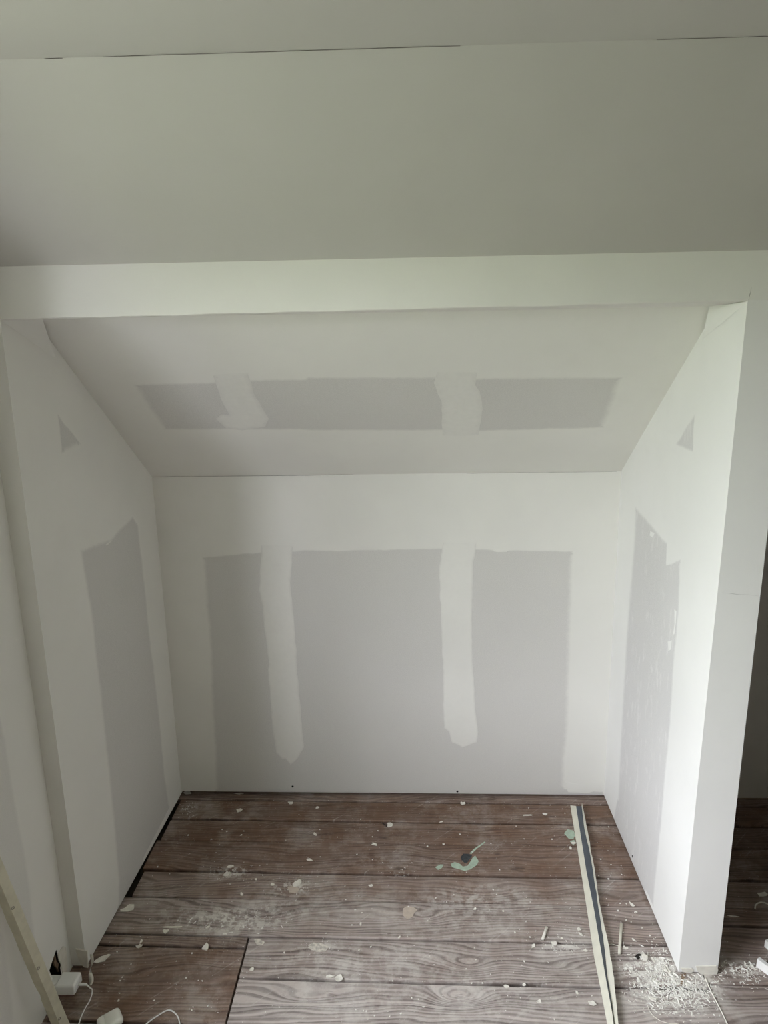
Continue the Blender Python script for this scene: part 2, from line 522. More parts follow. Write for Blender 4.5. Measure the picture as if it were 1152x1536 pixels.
ceiling_slope = slope_plate('ceiling_slope', -1.06, RX, F + .01, ZT - SL * .01, YC, ZC, .02, M_ceiling)
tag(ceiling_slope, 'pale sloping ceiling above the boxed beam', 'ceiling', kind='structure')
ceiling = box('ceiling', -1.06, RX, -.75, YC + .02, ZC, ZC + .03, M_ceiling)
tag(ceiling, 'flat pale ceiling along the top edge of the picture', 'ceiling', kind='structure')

# unseen dark plates added to seal stray sky light out of the voids
sky_seal_left = box('sky_seal_left', -1.12, -1.06, F - .1, D + .14, -.07, 2.3, M_dark)
tag(sky_seal_left, 'unseen plate added to keep sky light out behind the left alcove wall', 'wall', kind='structure')
roof_seal = slope_plate('roof_seal', -1.12, RX, D + .14, zslope(D + .14) + .10, F - .02, ZT + .16, .03, M_dark)
tag(roof_seal, 'unseen plate added to keep sky light out above the sloped alcove ceiling', 'roof_seal', kind='structure')
# unseen rest of the room
ceiling_rear = slope_plate('ceiling_rear', -1.06, RX, -.75, ZC, -1.65, ZC - SL * .9, .02, M_rough)
tag(ceiling_rear, 'sloping ceiling on the far side of the attic room', 'ceiling', kind='structure')
wall_rear = box('wall_rear', -1.06, RX, -1.66, -1.62, -.03, 1.6, M_rough)
tag(wall_rear, 'low wall on the far side of the attic room', 'wall', kind='structure')
wall_end = box('wall_end', RX, RX + .04, -1.7, 2.4, -.07, 2.3, M_board)  # unseen; set near and white to bounce light onto the left walls
tag(wall_end, 'end wall of the attic room facing the window', 'wall', kind='structure')
wall_closet_front = box('wall_closet_front', 1.22, RX, F, F + .06, .004, ZB + .01, M_plaster)  # unseen panel placed to keep room light out of the closet
tag(wall_closet_front, 'front panel closing off the dark closet', 'wall', kind='structure')

# ------------------------------------------------------------------ plates with holes (gable wall)
def tri_region(outline, holes, grid):
    pts, edges = [], []
    for loop in [outline] + holes:
        s = len(pts)
        pts += [tuple(q) for q in loop]
        edges += [(s + i, s + (i + 1) % len(loop)) for i in range(len(loop))]
    xs_ = [q[0] for q in outline]; ys_ = [q[1] for q in outline]
    if grid:
        for a in np.arange(min(xs_) + grid / 2, max(xs_), grid):
            for b in np.arange(min(ys_) + grid / 2, max(ys_), grid):
                if inside(outline, a, b) and not any(inside(h, a, b) for h in holes):
                    pts.append((float(a), float(b)))
    r = delaunay_2d_cdt([Vector(q) for q in pts], edges, [], 0, 1e-6)
    V = [(v.x, v.y) for v in r[0]]
    T = []
    for f in r[2]:
        cx = sum(V[i][0] for i in f) / len(f); cy = sum(V[i][1] for i in f) / len(f)
        if inside(outline, cx, cy) and not any(inside(h, cx, cy) for h in holes):
            T.append(tuple(f))
    return V, T

SOCK = [(84.5, 1424), (81, 1434), (77, 1446), (74, 1456), (78, 1466), (83, 1477), (88, 1482), (98, 1478), (96, 1464), (92, 1461), (90.5, 1452), (91.5, 1446), (88, 1441), (86.5, 1433)]
def gab(u, v):
    p = at(u, v, 'x', GX); return (p.y, p.z)
sock = [gab(u, v) for u, v in SOCK]
outl = [(-1.66, .0), (F + .004, .0), (F + .004, 1.95), (YC + .05, 2.16), (-.80, 2.16), (-1.66, 1.45)]
win = [(WIN_Y0, WIN_Z0), (WIN_Y1, WIN_Z0), (WIN_Y1, WIN_Z1), (WIN_Y0, WIN_Z1)]
def sheet(x, holes):
    V, T = tri_region(outl, holes, 0)
    E_ = {(f[i], f[(i + 1) % len(f)]) for f in T for i in range(len(f))}
    return V, T, [(a, b) for (a, b) in E_ if (b, a) not in E_]
V, T, rim = sheet(GX, [sock, win])
V2, T2, rim2 = sheet(GX - GABLE, [win])
n = len(V)
vs_ = [(GX, a, b) for a, b in V] + [(GX - GABLE, a, b) for a, b in V2]
fs = list(T) + [tuple(i + n for i in f[::-1]) for f in T2]
find2 = {(round(a, 5), round(b, 5)): i for i, (a, b) in enumerate(V2)}
for (a, b) in rim:
    ka, kb = tuple(round(q, 5) for q in V[a]), tuple(round(q, 5) for q in V[b])
    if ka in find2 and kb in find2: fs.append((a, b, find2[kb] + n, find2[ka] + n))
wall_gable = mesh_obj('wall_gable', vs_, fs, M_plaster)
tag(wall_gable, 'left room wall with a broken socket hole near the floor', 'wall', kind='structure')
wf = empty('window_1', (GX - GABLE + .05, (WIN_Y0 + WIN_Y1) / 2, WIN_Z0))
tag(wf, 'gable window beside the alcove letting in daylight', 'window', kind='structure')
ox, oy, oz = wf.location
def wbar(nm, y0, y1, z0, z1): box(nm, -.025, .025, y0 - oy, y1 - oy, z0 - oz, z1 - oz, M_frame, wf)
wbar('window_frame', WIN_Y0, WIN_Y0 + .05, WIN_Z0, WIN_Z1); wbar('window_frame', WIN_Y1 - .05, WIN_Y1, WIN_Z0, WIN_Z1)
wbar('window_frame', WIN_Y0 + .05, WIN_Y1 - .05, WIN_Z0, WIN_Z0 + .05); wbar('window_frame', WIN_Y0 + .05, WIN_Y1 - .05, WIN_Z1 - .05, WIN_Z1)
wbar('mullion', (WIN_Y0 + WIN_Y1) / 2 - .025, (WIN_Y0 + WIN_Y1) / 2 + .025, WIN_Z0 + .05, WIN_Z1 - .05)
lawn = box('lawn', -40, -1.6, -25, 25, -3.2, -3.0, M_lawn)
tag(lawn, 'green lawn outside below the gable window', 'lawn', kind='structure')
vs_, fs = [], []
for i in range(41):
    for k in range(9):
        vs_.append((-9.0 - .09 * k * k * .3 + random.uniform(-.35, .35), -20 + i, -3 + k * .66 + (random.uniform(-.5, .5) if k == 8 else 0)))
for i in range(40):
    for k in range(8):
        fs.append((i * 9 + k, (i + 1) * 9 + k, (i + 1) * 9 + k + 1, i * 9 + k + 1))
hedge = mesh_obj('hedge', vs_, fs, M_hedge)
tag(hedge, 'tall green hedge outside the gable window', 'hedge', kind='structure')

# ------------------------------------------------------------------ bare board patches and filler stripes
def hit_surf(surf):
    def h(u, v):
        d = ray(u, v); t = (surf(1.9, .8) - CAM.x) / d.x
        for _ in range(40):
            p = CAM + d * t
            t = (surf(p.y, p.z) - CAM.x) / d.x
        p = CAM + d * t
        return (p.y, p.z)
    return h
hL, hR = hit_surf(XL), hit_surf(XR)
def hB(u, v):
    p = at(u, v, 'y', D); return (p.x, p.z)
_sd = Vector((0, -1, SL)).normalized()
_sn = Vector((0, -SL, -1)).normalized()
def hS(u, v):
    d = ray(u, v); o = Vector((0, D, ZK))
    t = (o - CAM).dot(_sn) / d.dot(_sn)
    p = CAM + d * t
    return (p.x, (p - o).dot(_sd))
pB = lambda a, b, o: (a, D - o, b)
pL = lambda a, b, o: (XL(a, b) + o, a, b)
pR = lambda a, b, o: (XR(a, b) - o, a, b)
pG = lambda a, b, o: (GX + o, a, b)
def pS(a, b, o):
    p = Vector((a, D, ZK)) + _sd * b + _sn * o
    return tuple(p)

def patch(name, hit, P, pts, feather, mat, parent, level, height, lo=0.0, amp=.0012, base=.0002, label=None, grid=.05, metric=False, thin=0.0, solo=(), zfun=None):
    """thin layer with a feathered, slightly ragged edge. feather: one width or one per outline side"""
    poly = [q if metric else hit(*q) for q in pts]
    out, sid = resample(poly, .006, amp)
    fw = 1.5 * np.array([feather if not hasattr(feather, '__len__') else feather[i] for i in sid], float)
    if zfun is not None:
        for i in range(len(out)):
            zb_ = zfun(out[i][0])
            if out[i][1] < zb_ + .012: out[i][1] = zb_ + .0004; fw[i] = .0008
    outline = [tuple(q) for q in out]
    # inner ring
    A = sum(outline[i][0] * outline[(i + 1) % len(outline)][1] - outline[(i + 1) % len(outline)][0] * outline[i][1] for i in range(len(outline)))
    t = np.roll(out, -2, 0) - np.roll(out, 2, 0)
    nn = np.stack([-t[:, 1], t[:, 0]], 1) * (1 if A > 0 else -1)
    nn /= np.linalg.norm(nn, axis=1)[:, None] + 1e-9
    cand = [out + nn * (fw * f_)[:, None] for f_ in (.5, 1.0)]
    lim = [fw * .3 * f_ for f_ in (.5, 1.0)]
    xs_, ys_ = out[:, 0], out[:, 1]
    ga, gb = np.meshgrid(np.arange(xs_.min() + grid / 2, xs_.max(), grid), np.arange(ys_.min() + grid / 2, ys_.max(), grid))
    gg = np.stack([ga.ravel(), gb.ravel()], 1)
    extra = []
    for k_, Q in enumerate(cand + [gg]):
        if not len(Q): continue
        ins = inside_many(outline, Q)
        dist = np.linalg.norm(Q[:, None, :] - out[None], axis=2)
        j = dist.argmin(1); dm = dist.min(1)
        ok = ins & (dm > (lim[k_] if k_ < 2 else fw[j] * 1.1))
        extra += [(float(q[0]), float(q[1])) for q in Q[ok]]
    m = len(outline)
    r = delaunay_2d_cdt([Vector(q) for q in outline + extra], [(i, (i + 1) % m) for i in range(m)], [], 0, 1e-7)
    V = np.array([(v.x, v.y) for v in r[0]])
    T = [tuple(f) for f in r[2]]
    keep = inside_many(outline, np.array([V[list(f)].mean(0) for f in T]))
    T = [f for f, k_ in zip(T, keep) if k_]
    used = sorted({i for f in T for i in f}); mp = {v: i for i, v in enumerate(used)}
    V = V[used]; T = [tuple(mp[i] for i in f) for f in T]
    vals, vs_ = [], []
    for q in V:
        k = np.linalg.norm(out - q, axis=1); j = k.argmin()
        e = min(1.0, k[j] / max(1e-6, fw[j] * .95))
        lo_ = level if sid[j] in solo else lo
        vals.append(lo_ + (level - lo_) * e)
        vs_.append(P(q[0], q[1], base + height * min(1, e * 1.5)))
    o = mesh_obj(name, vs_, T, mat, parent, smooth=True, attrs={'bare': vals, 'thin': [thin] * len(vals)})
    if label: o['label'] = label
    return o

# back wall
bw = [(303, 836), (345, 831), (391, 827), (440, 825), (560, 823), (660, 821), (712, 822), (750, 824), (862, 825), (860, 890), (857, 1000), (855, 1090), (850, 1140),
      (848, 1183), (905, 1187), (905, 1193), (686, 1191), (400, 1187), (322.5, 1186.5), (320, 1130), (316, 1060), (312, 960), (307, 900)]
fe = [.006] * 8 + [.018] * 5 + [.004] * 5 + [.014] * 5
patch('bare_board', hB, pB, bw, fe, M_plaster, wall_back, 1.0, .0005, label='bare grey plasterboard paper', zfun=lambda x: .0180 + (x + .93) / 1.73 * (.0055 - .0180))
s1 = [(392, 818), (389, 887), (393, 905), (402, 988), (408, 1092), (414, 1129), (423, 1139), (428, 1138), (436, 1147), (447, 1137), (456, 1121), (451, 1061), (447, 1020), (442, 952), (436, 874), (439, 818)]
patch('filler_stripe', hB, pB, s1, .006, M_plaster, wall_back, .20, .0008, lo=.5, base=.0007, solo=(15,), label='pale smeared filler stripe')
s2 = [(665, 814), (659, 848), (660, 894), (664, 988), (666, 1092), (673, 1098), (678, 1113), (694, 1121), (715, 1113), (717, 1098), (712, 1051), (708, 988), (708, 900), (710, 842), (713, 832), (714, 814)]
patch('filler_stripe', hB, pB, s2, .005, M_plaster, wall_back, .16, .0008, lo=.5, base=.0007, solo=(15,), label='pale smeared filler stripe with a rounded foot')
# sloped ceiling
sl = [(197, 575), (319, 572), (373, 568), (457, 567), (461, 564), (654, 564), (715, 566), (937, 564), (929, 590), (908, 643), (715, 648), (664, 647), (491, 647), (383, 645), (244, 646), (221, 614), (207, 594)]
fe = [.010] * 7 + [.022] * 2 + [.012] * 5 + [.020] * 3
patch('bare_board', hS, pS, sl, fe, M_plaster, ceiling_alcove, 1.0, .0005, label='bare grey plasterboard paper band')
sa = [(319, 562), (371, 559), (383, 594), (403, 628), (398, 640), (363, 645), (339, 641), (324, 628), (332, 622), (344, 622), (331, 597)]
patch('filler_stripe', hS, pS, sa, .010, M_plaster, ceiling_alcove, .28, .0008, lo=.5, base=.0007, solo=(0,))
sb = [(656, 558), (650, 574), (662, 601), (664, 653), (718, 653), (724, 614), (720, 587), (712, 577), (716, 558)]
patch('filler_stripe', hS, pS, sb, .012, M_plaster, ceiling_alcove, .28, .0008, lo=.45, base=.0007, solo=(3, 8))
# left wall
lw = [(118, 824), (165, 806), (199, 772), (208, 788), (215, 847), (226, 954), (234, 1020), (240, 1072), (248, 1159), (255, 1210), (176, 1364), (176, 1319), (170, 1249), (163, 1177), (154, 1093), (149, 1045), (134, 916)]
fe = [.012] * 2 + [.010] + [.016] * 6 + [.004] + [.014] * 7
patch('bare_board', hL, pL, lw, fe, M_plaster, wall_left, 1.0, .0005, zfun=zb_left, label='bare grey plasterboard paper, tall tapering patch')
patch('bare_board', hL, pL, [(86, 621), (124, 667), (92, 682)], [.005, .014, .005], M_plaster, wall_left, 1.0, .0004, label='small triangular bare patch')
# right wall
rw = [(952, 756), (974, 782), (1001, 813), (1000, 846), (1007, 844), (1022, 837), (1020, 914), (1012, 1000), (1007, 1087), (1000, 1157), (993, 1240), (986, 1308), (982, 1349),
      (981, 1362), (948, 1290), (920, 1228), (926, 1195), (931, 1087), (938, 966), (943, 896), (950, 809)]
fe = [.012, .010, .004, .004, .005] + [.012] * 7 + [.01, .004, .004, .01] + [.022] * 5
patch('bare_board', hR, pR, rw, fe, M_scuffed, wall_right, 1.0, .0005, zfun=lambda y_: .005, label='scuffed bare grey plasterboard paper')
patch('bare_board', hR, pR, [(1043, 618), (1040, 680), (1011, 668)], [.005, .007, .008], M_scuffed, wall_right, .95, .0004, label='small triangular bare patch')
# room wall on the left
g1 = [gab(-30, 960), gab(0, 1065), gab(10, 1107), gab(22, 1190), gab(38, 1270), gab(48, 1342), gab(53, 1400), gab(58, 1452), gab(34, 1452), gab(0, 1345), gab(-40, 1240)]
patch('bare_board', None, pG, g1, .012, M_plaster, wall_gable, 1.0, .0005, metric=True, thin=.45)
g2 = [gab(-30, 1290), gab(0, 1365), gab(12, 1430), gab(21, 1500), gab(26, 1560), gab(-40, 1560)]
patch('bare_board', None, pG, g2, .014, M_plaster, wall_gable, 1.0, .0005, metric=True, thin=.4)

# small smears and marks on the boards
for q in ([(1012, 914), (1015, 917), (1014, 934), (1012, 951), (1010, 952), (1012, 934)], [(1002, 962), (1008, 960), (1007, 974), (1003, 976)], [(976, 797), (982, 800), (979, 806), (975, 803)]):
    patch('filler_smear', hR, pR, q, .002, M_scuffed, wall_right, 0.0, .0008, base=.0007, amp=.0006)
patch('filler_smear', hL, pL, [(158, 817), (163, 813), (168, 810), (164, 815), (160, 819)], .002, M_plaster, wall_left, 0.0, .0008, base=.0007, amp=.0004)
patch('filler_smear', hB, pB, [(738, 822), (752, 824), (764, 825), (760, 828), (746, 828), (741, 827)], .003, M_plaster, wall_back, 0.0, .0008, base=.0007, amp=.0006)
patch('filler_smear', hB, pB, [(848, 1172), (870, 1176), (900, 1178), (903, 1184), (880, 1189), (852, 1188)], .004, M_plaster, wall_back, 0.0, .0008, base=.0007, amp=.0012)
# tilted facets shaped in for the beam's shadow atop the side walls
def shadow_facet(pts, wall, mat):
    return mesh_obj('beam_shadow_facet', pts, [(0, 1, 2), (0, 1, 3), (1, 2, 3), (0, 2, 3)], mat, wall)
a = hL(83, 538)
shadow_facet([(XL(F + .002, 1.7465) + .001, F + .002, 1.7465), (XL(F + TB, ZB) + .020, F + TB, ZB), (XL(*a) + .001, a[0], a[1]), (XL(F + TB, ZB) - .02, F + TB, ZB + .004)], wall_left, M_plaster)
a = hR(1054, 509)
shadow_facet([(XR(F + .002, ZB - .002) - .001, F + .002, ZB - .002), (XR(F + TB, ZB) - .020, F + TB, ZB), (XR(*a) - .001, a[0], a[1]), (XR(F + TB, ZB) + .02, F + TB, ZB + .004)], wall_right, M_scuffed)

# hairline cracks in the corners
def crack(name, pts, w, parent, nrm):
    vs_, fs = [], []
    n = len(pts)
    for i, p in enumerate(pts):
        p = Vector(p); d = (Vector(pts[min(n - 1, i + 1)]) - Vector(pts[max(0, i - 1)])).normalized()
        s = Vector(nrm).cross(d).normalized()
        ww = w * (.35 + .65 * random.random()) * (0.3 if i in (0, n - 1) else 1)
        vs_ += [tuple(p + s * ww), tuple(p - s * ww), tuple(p + Vector(nrm) * w * .8)]
    for i in range(n - 1):
        b = i * 3
        fs += [(b, b + 1, b + 4, b + 3), (b, b + 2, b + 5, b + 3), (b + 1, b + 2, b + 5, b + 4)]
    return mesh_obj(name, vs_, fs, M_crack, parent)
def ceil_line(u0, u1, n=24):
    return [(x, YC - .001, ZC - .0006) for x in np.linspace(at(u0, 80, 'z', ZC).x, at(u1, 70, 'z', ZC).x, n)]
cn = (0, .6, -.8)
crack('corner_crack', ceil_line(150, 690, 60), .0010, ceiling, cn)
crack('corner_crack', ceil_line(58, 75, 4), .0016, ceiling, cn)
crack('corner_crack', ceil_line(968, 1100, 12), .0008, ceiling, cn)
crack('corner_crack', ceil_line(1095, 1150, 8), .0010, ceiling, cn)
bn = (0, -.8, -.5)
def back_line(u0, u1, n):
    return [(x, D - .0008, ZK - .0008) for x in np.linspace(at(u0, 712, 'y', D).x, at(u1, 710, 'y', D).x, n)]
crack('corner_crack', back_line(240, 530, 30), .0011, wall_back, bn)
crack('corner_crack', back_line(700, 925, 24), .0007, wall_back, bn)

crack('hairline_crack', [tuple(at(u, v, 'y', F - .0002)) for u, v in ((1082, 889), (1096, 890), (1108, 892), (1122, 892), (1139, 894))], .00028, wall_right, (0, -1, 0))
crack('hairline_crack', [tuple(at(u, v, 'y', F - .0002)) for u, v in ((1123, 450), (1124, 444), (1126, 438), (1127, 430))], .0006, beam, (0, -1, 0))
# drywall screws low on the boards
def screw(p, n, parent):
    p, n = Vector(p), Vector(n)
    s = n.orthogonal().normalized(); t = n.cross(s)
    vs_, k = [], 10
    for (r, h) in ((.0042, .0002), (.0038, .0014), (.0014, .0009)):
        for i in range(k):
            a_ = 2 * math.pi * i / k
            vs_.append(tuple(p + (s * math.cos(a_) + t * math.sin(a_)) * r + n * h))
    fs = [(r * k + i, r * k + (i + 1) % k, (r + 1) * k + (i + 1) % k, (r + 1) * k + i) for r in range(2) for i in range(k)]
    fs.append(tuple(2 * k + i for i in range(k)))
    return mesh_obj('screw', vs_, fs, M_screw, parent)
for (u, v) in ((439, 1179.5), (686, 1187.5)):
    a, b = hB(u, v)
    screw((a, D - .0008, max(b, .02)), (0, -1, 0), wall_back)
a = hR(949.5, 1284.5); screw((XR(*a) - .0008, a[0], a[1]), (-1, 0, 0), wall_right)

# socket cavity behind the broken hole, coloured near-black for its inner shade
n = len(sock)
mesh_obj('socket_cavity', [(GX - .0006, a, b) for a, b in sock] + [(GX - .07, a, b) for a, b in sock],
         [(i, (i + 1) % n, n + (i + 1) % n, n + i) for i in range(n)] + [tuple(range(n, 2 * n))], M_dark, wall_gable)

# ------------------------------------------------------------------ paint and filler stains stuck on the boards (parts of a board)
def which_board(v_y, v_x):
    best = None
    for b_ in B:
        ys_ = [v.co.y for v in b_.data.vertices]; xs_ = [v.co.x for v in b_.data.vertices]
        if min(xs_) <= v_x <= max(xs_) and min(ys_) - .01 <= v_y <= max(ys_) + .01:
            best = b_
            if min(ys_) + .015 < v_y < max(ys_) - .015: return b_
    return best

def stain(name, pts, mat, label, h=.0006, base=.0):
    poly = [fx(*q) for q in pts]
    out, _ = resample(poly, .004, .0006)
    c = out.mean(0)
    n = len(out)
    vs_ = [(q[0], q[1], -.001) for q in out] + [(q[0], q[1], h + base) for q in out]
    fs = [(i, (i + 1) % n, n + (i + 1) % n, n + i) for i in range(n)]
    Vt, Tt = tri_region([tuple(q) for q in out], [], 0)
    if len(Vt) == n:
        fs += [tuple(n + i for i in f) for f in Tt]
    else:
        fs.append(tuple(range(n, 2 * n)))
    o = mesh_obj(name, vs_, fs, mat, which_board(c[1], c[0]))
    o['label'] = label
    return o
stain('paint_stain', [(676, 1296), (682, 1293), (690, 1296), (694, 1300), (701, 1299), (705, 1294), (709, 1287), (713, 1284), (718, 1292), (715, 1298), (706, 1304), (697, 1306.5), (686, 1303), (678, 1301)], M_mint, 'mint green paint splash')
stain('paint_stain', [(691, 1286), (695, 1281), (702, 1281), (708, 1283), (704, 1289), (700, 1295), (696, 1294), (692, 1290)], M_char, 'dark charcoal smudge', .0009)
stain('paint_stain', [(704.5, 1280), (714, 1271), (727, 1262.5), (728, 1263.5), (716, 1273), (707, 1281)], M_mint, 'thin mint green paint run')
stain('paint_stain', [(653, 1301), (660, 1297), (665, 1297), (663, 1302), (657, 1305)], M_mint, 'faint mint green paint fleck')
stain('paint_stain', [(846, 1250), (851, 1244), (860, 1246), (863, 1252), (860, 1259), (853, 1258)], M_mint, 'mint green paint blob')
stain('paint_stain', [(855, 1262), (861, 1260), (864, 1264), (860, 1268)], M_mint, 'mint green paint drip')
stain('filler_stain', [(605, 1363), (611, 1359), (620, 1361), (626, 1365), (621, 1369), (618, 1376), (611, 1379), (604, 1373)], M_beige, 'beige filler patch')
stain('filler_stain', [(462, 1418), (470, 1414), (482, 1415), (493, 1420), (488, 1427), (476, 1428), (465, 1424)], M_scab, 'whitish filler scab')
stain('filler_stain', [(381, 1409), (390, 1409), (397, 1413), (394, 1418), (385, 1417)], M_scab, 'whitish filler scab')
stain('filler_stain', [(431, 1331), (440, 1329), (449, 1333), (446, 1339), (434, 1339)], M_beige, 'grey beige filler slab')

# ------------------------------------------------------------------ loose flakes
def shard_mesh(name, L, W, T_, curl, n=9, seed=0, pointed=False):
    r = random.Random(seed)
    ring = []
    for i in range(n):
        a_ = 2 * math.pi * i / n + r.uniform(-.2, .2)
        k = r.uniform(.52, 1.12)
        x, y_ = math.cos(a_) * L / 2 * k, math.sin(a_) * W / 2 * k
        if pointed: y_ *= (1 - .6 * abs(x) / (L / 2)) + .1
        ring.append((x, y_))
    def zc_(x, y_): return curl * ((2 * x / L) ** 2) * .8 + curl * .5 * ((2 * y_ / max(W, 1e-6)) ** 2)
    vs_ = []
    for h in (0, T_):
        for s in (1.0, .55):
            for (x, y_) in ring: vs_.append((x * s, y_ * s, zc_(x * s, y_ * s) + h * (1 if s < 1 else .8)))
        vs_.append((0, 0, h))
    st = 2 * n + 1
    fs = []
    for i in range(n):
        j = (i + 1) % n
        fs += [(i, j, st + j, st + i), (i, n + i, n + j, j), (n + i, 2 * n, n + j),
               (st + i, st + j, st + n + j, st + n + i), (st + n + i, st + n + j, st + 2 * n)]
    return vs_, fs

_seed = [100]
def flake(u, v, wpx, hpx, ang, name, label, mat=None, curl=.003, T_=.0016, cat='plaster flake', group=None, pointed=False, z=0.0, n=8):
    """wpx/hpx: long and short size in photo pixels; ang: turn on the floor"""
    _seed[0] += 1
    p = fl(u, v, z)
    sc = (fl(u + 1, v, z) - p).length
    vs_, fs = shard_mesh(name, wpx * sc, hpx * sc * 1.45, T_, curl, n, _seed[0], pointed)
    o = mesh_obj(name, vs_, fs, mat or M_flake)
    zmin = min(q[2] for q in vs_)
    o.location = (p.x, p.y, z - zmin + .0002)
    o.rotation_euler = (0, 0, math.radians(ang))
    return tag(o, label, cat, group)

flake(193, 1364, 25, 11, 18, 'plaster_flake', 'large pale shell-shaped flake beside the left alcove wall', curl=.006, pointed=True)
flake(153, 1440, 28, 9, 35, 'plaster_flake', 'long cream splintered flake near the white power adapter', curl=.005, pointed=True, T_=.003)
flake(309, 1422, 12, 12, 40, 'plaster_flake', 'blocky cream chip on the seam near the board end joint', curl=.002, T_=.005)
flake(209, 1420, 10, 6, 10, 'plaster_flake', 'small broken white chip on the seam below the shell-shaped flake', curl=.004)
flake(212, 1413, 8, 3, 70, 'plaster_flake', 'thin upright white sliver above the seam near the left wall', curl=.003)
flake(249, 1398, 9, 6, 0, 'plaster_flake', 'white crumbled chip on the dusty board left of centre', curl=.002, T_=.004)
flake(359, 1216, 11, 7, 25, 'plaster_flake', 'round pale grey chip near the back wall, leftmost of the back chips', curl=.001)
flake(358, 1190.5, 16, 3, 0, 'plaster_flake', 'flat grey scrap lying against the foot of the back wall', curl=.001)
flake(282, 1190, 16, 6, -10, 'torn_scrap', 'torn white scrap in the far left corner of the alcove', curl=.006, cat='paper scrap')
flake(436, 1205, 11, 7, -40, 'plaster_flake', 'folded whitish chip below the left back-wall screw', curl=.004, pointed=True)
flake(476, 1212, 9, 4, 35, 'plaster_flake', 'small pointed cream chip right of the folded chip near the back wall', pointed=True)
flake(584, 1238, 12, 8, 20, 'plaster_flake', 'round cream chip with a dark nail beside it in mid alcove', curl=.002)
flake(473, 1252, 9, 4, -35, 'plaster_flake', 'curved cream paring on the brown third board', curl=.003)
flake(562, 1267, 12, 5, -25, 'plaster_flake', 'oval cream paring just below the round chip with the nail', curl=.003)
flake(465, 1291, 12, 4, -10, 'plaster_flake', 'crescent cream paring above the wide dark seam', curl=.004)
flake(694, 1206, 9, 6, 30, 'plaster_flake', 'white crumpled chip below the right back-wall screw', curl=.004, T_=.003)
flake(793, 1223, 18, 2.4, 3, 'plaster_sliver', 'long thin cream sliver near the back of the floor', curl=.001)
flake(818, 1222, 10, 5, 0, 'plaster_flake', 'tented white chip beside the long thin sliver', curl=.005, T_=.002)
flake(662, 1233, 8, 2.4, 25, 'plaster_sliver', 'short white sliver on the second seam from the back', curl=.001)
flake(856, 1273, 5, 4, 0, 'plaster_flake', 'round white bead of plaster just left of the grey-lined strip', T_=.004, curl=.001)
flake(860, 1265, 8, 4, -20, 'plaster_flake', 'white chip touching the mint blob by the grey-lined strip', curl=.002)
flake(446, 1327, 17, 7, 45, 'plaster_flake', 'knobbly white lump of filler in the middle left of the floor', curl=.003, T_=.006)
flake(409, 1327, 10, 6, 0, 'plaster_flake', 'pale broken crust left of the knobbly filler lump', curl=.002)
flake(556, 1329, 8, 4, -20, 'plaster_flake', 'small white chip in the middle of the floor', curl=.002)
flake(363, 1342, 9, 4, -50, 'plaster_flake', 'pointed cream chip on the dusty board left of centre', pointed=True)
flake(345, 1300, 14, 5, 0, 'plaster_flake', 'loose white smear of plaster above the wide seam on the left', curl=.001)
flake(341, 1311, 12, 7, 30, 'plaster_flake', 'white crusty chip just below the wide seam on the left', curl=.002)
flake(384, 1319, 5, 4, 0, 'plaster_flake', 'tiny round white chip left of the knobbly filler lump', curl=.001)
flake(311, 1392, 9, 3, 35, 'plaster_sliver', 'short cream splinter over the dusty board', curl=.002)
flake(260, 1391, 40, 2.6, 0, 'plaster_sliver', 'long wavy cream shaving along the left seam', curl=.001, T_=.002)
flake(494, 1466, 16, 4, 8, 'torn_scrap', 'pale curled paper scrap on the seam, left half', curl=.004, cat='paper scrap')
flake(509, 1469, 13, 8, 20, 'torn_scrap', 'pale crumpled paper scrap on the seam, right half', curl=.005, T_=.002, cat='paper scrap')
flake(378, 1455, 8, 5, 25, 'plaster_flake', 'small white hooked chip right of the board end joint', curl=.003)
flake(541, 1387, 4, 5, 0, 'plaster_flake', 'faint round chip on the grey board in mid floor', curl=.001)
flake(599, 1406, 6, 2.4, 50, 'plaster_sliver', 'bright white sliver standing on the mid seam', curl=.001)
flake(712, 1364, 7, 4, 30, 'plaster_flake', 'small three-cornered white chip in front of the mint splash', curl=.003)
flake(755, 1367, 4, 2.6, 0, 'plaster_flake', 'tiny white chip right of the three-cornered chip', curl=.001)
flake(760, 1480, 10, 5, -8, 'plaster_flake', 'white chip on the lowest seam right of centre', curl=.002)
flake(786, 1478, 6, 4, 25, 'plaster_flake', 'small white chip on the lowest seam near the grey-lined strip', curl=.002)
flake(809, 1503, 9, 5, 0, 'plaster_flake', 'white T-shaped chip on the lowest board', curl=.003)
flake(866, 1490, 7, 4, -60, 'plaster_flake', 'upright white chip on the lowest board near the strip', curl=.002)
flake(888, 1506, 14, 6, -25, 'plaster_flake', 'white crumbled chips on the lowest board beside the strip', curl=.003, T_=.003)
flake(800, 1420, 6, 7, -40, 'plaster_flake', 'oval white chip below the short tube-like shaving', curl=.002, T_=.003)
flake(831, 1416, 12, 5, 5, 'plaster_flake', 'white crusty lump on the seam left of the strip', curl=.002, T_=.004)
flake(869, 1395, 6, 5, -30, 'plaster_flake', 'rounded white pebble of plaster left of the strip, upper of two', curl=.002, T_=.004)
flake(871, 1402, 5, 5, 40, 'plaster_flake', 'rounded white pebble of plaster left of the strip, lower of two', curl=.002, T_=.004)
flake(843, 1408, 5, 3, 0, 'plaster_flake', 'small flat white chip above the seam left of the strip', curl=.001)
flake(878, 1426, 8, 4, -30, 'plaster_flake', 'white chip touching the left edge of the strip', curl=.002)
flake(947, 1357, 7, 9, 15, 'plaster_flake', 'star-shaped white chip on the boards right of the strip', curl=.004)
flake(951, 1411, 8, 3, -50, 'plaster_flake', 'bright white splinter left of the post foot', curl=.003)
flake(967, 1438, 10, 8, 10, 'plaster_flake', 'bright white pebble beside the dark knot hole near the post', curl=.001, T_=.008)
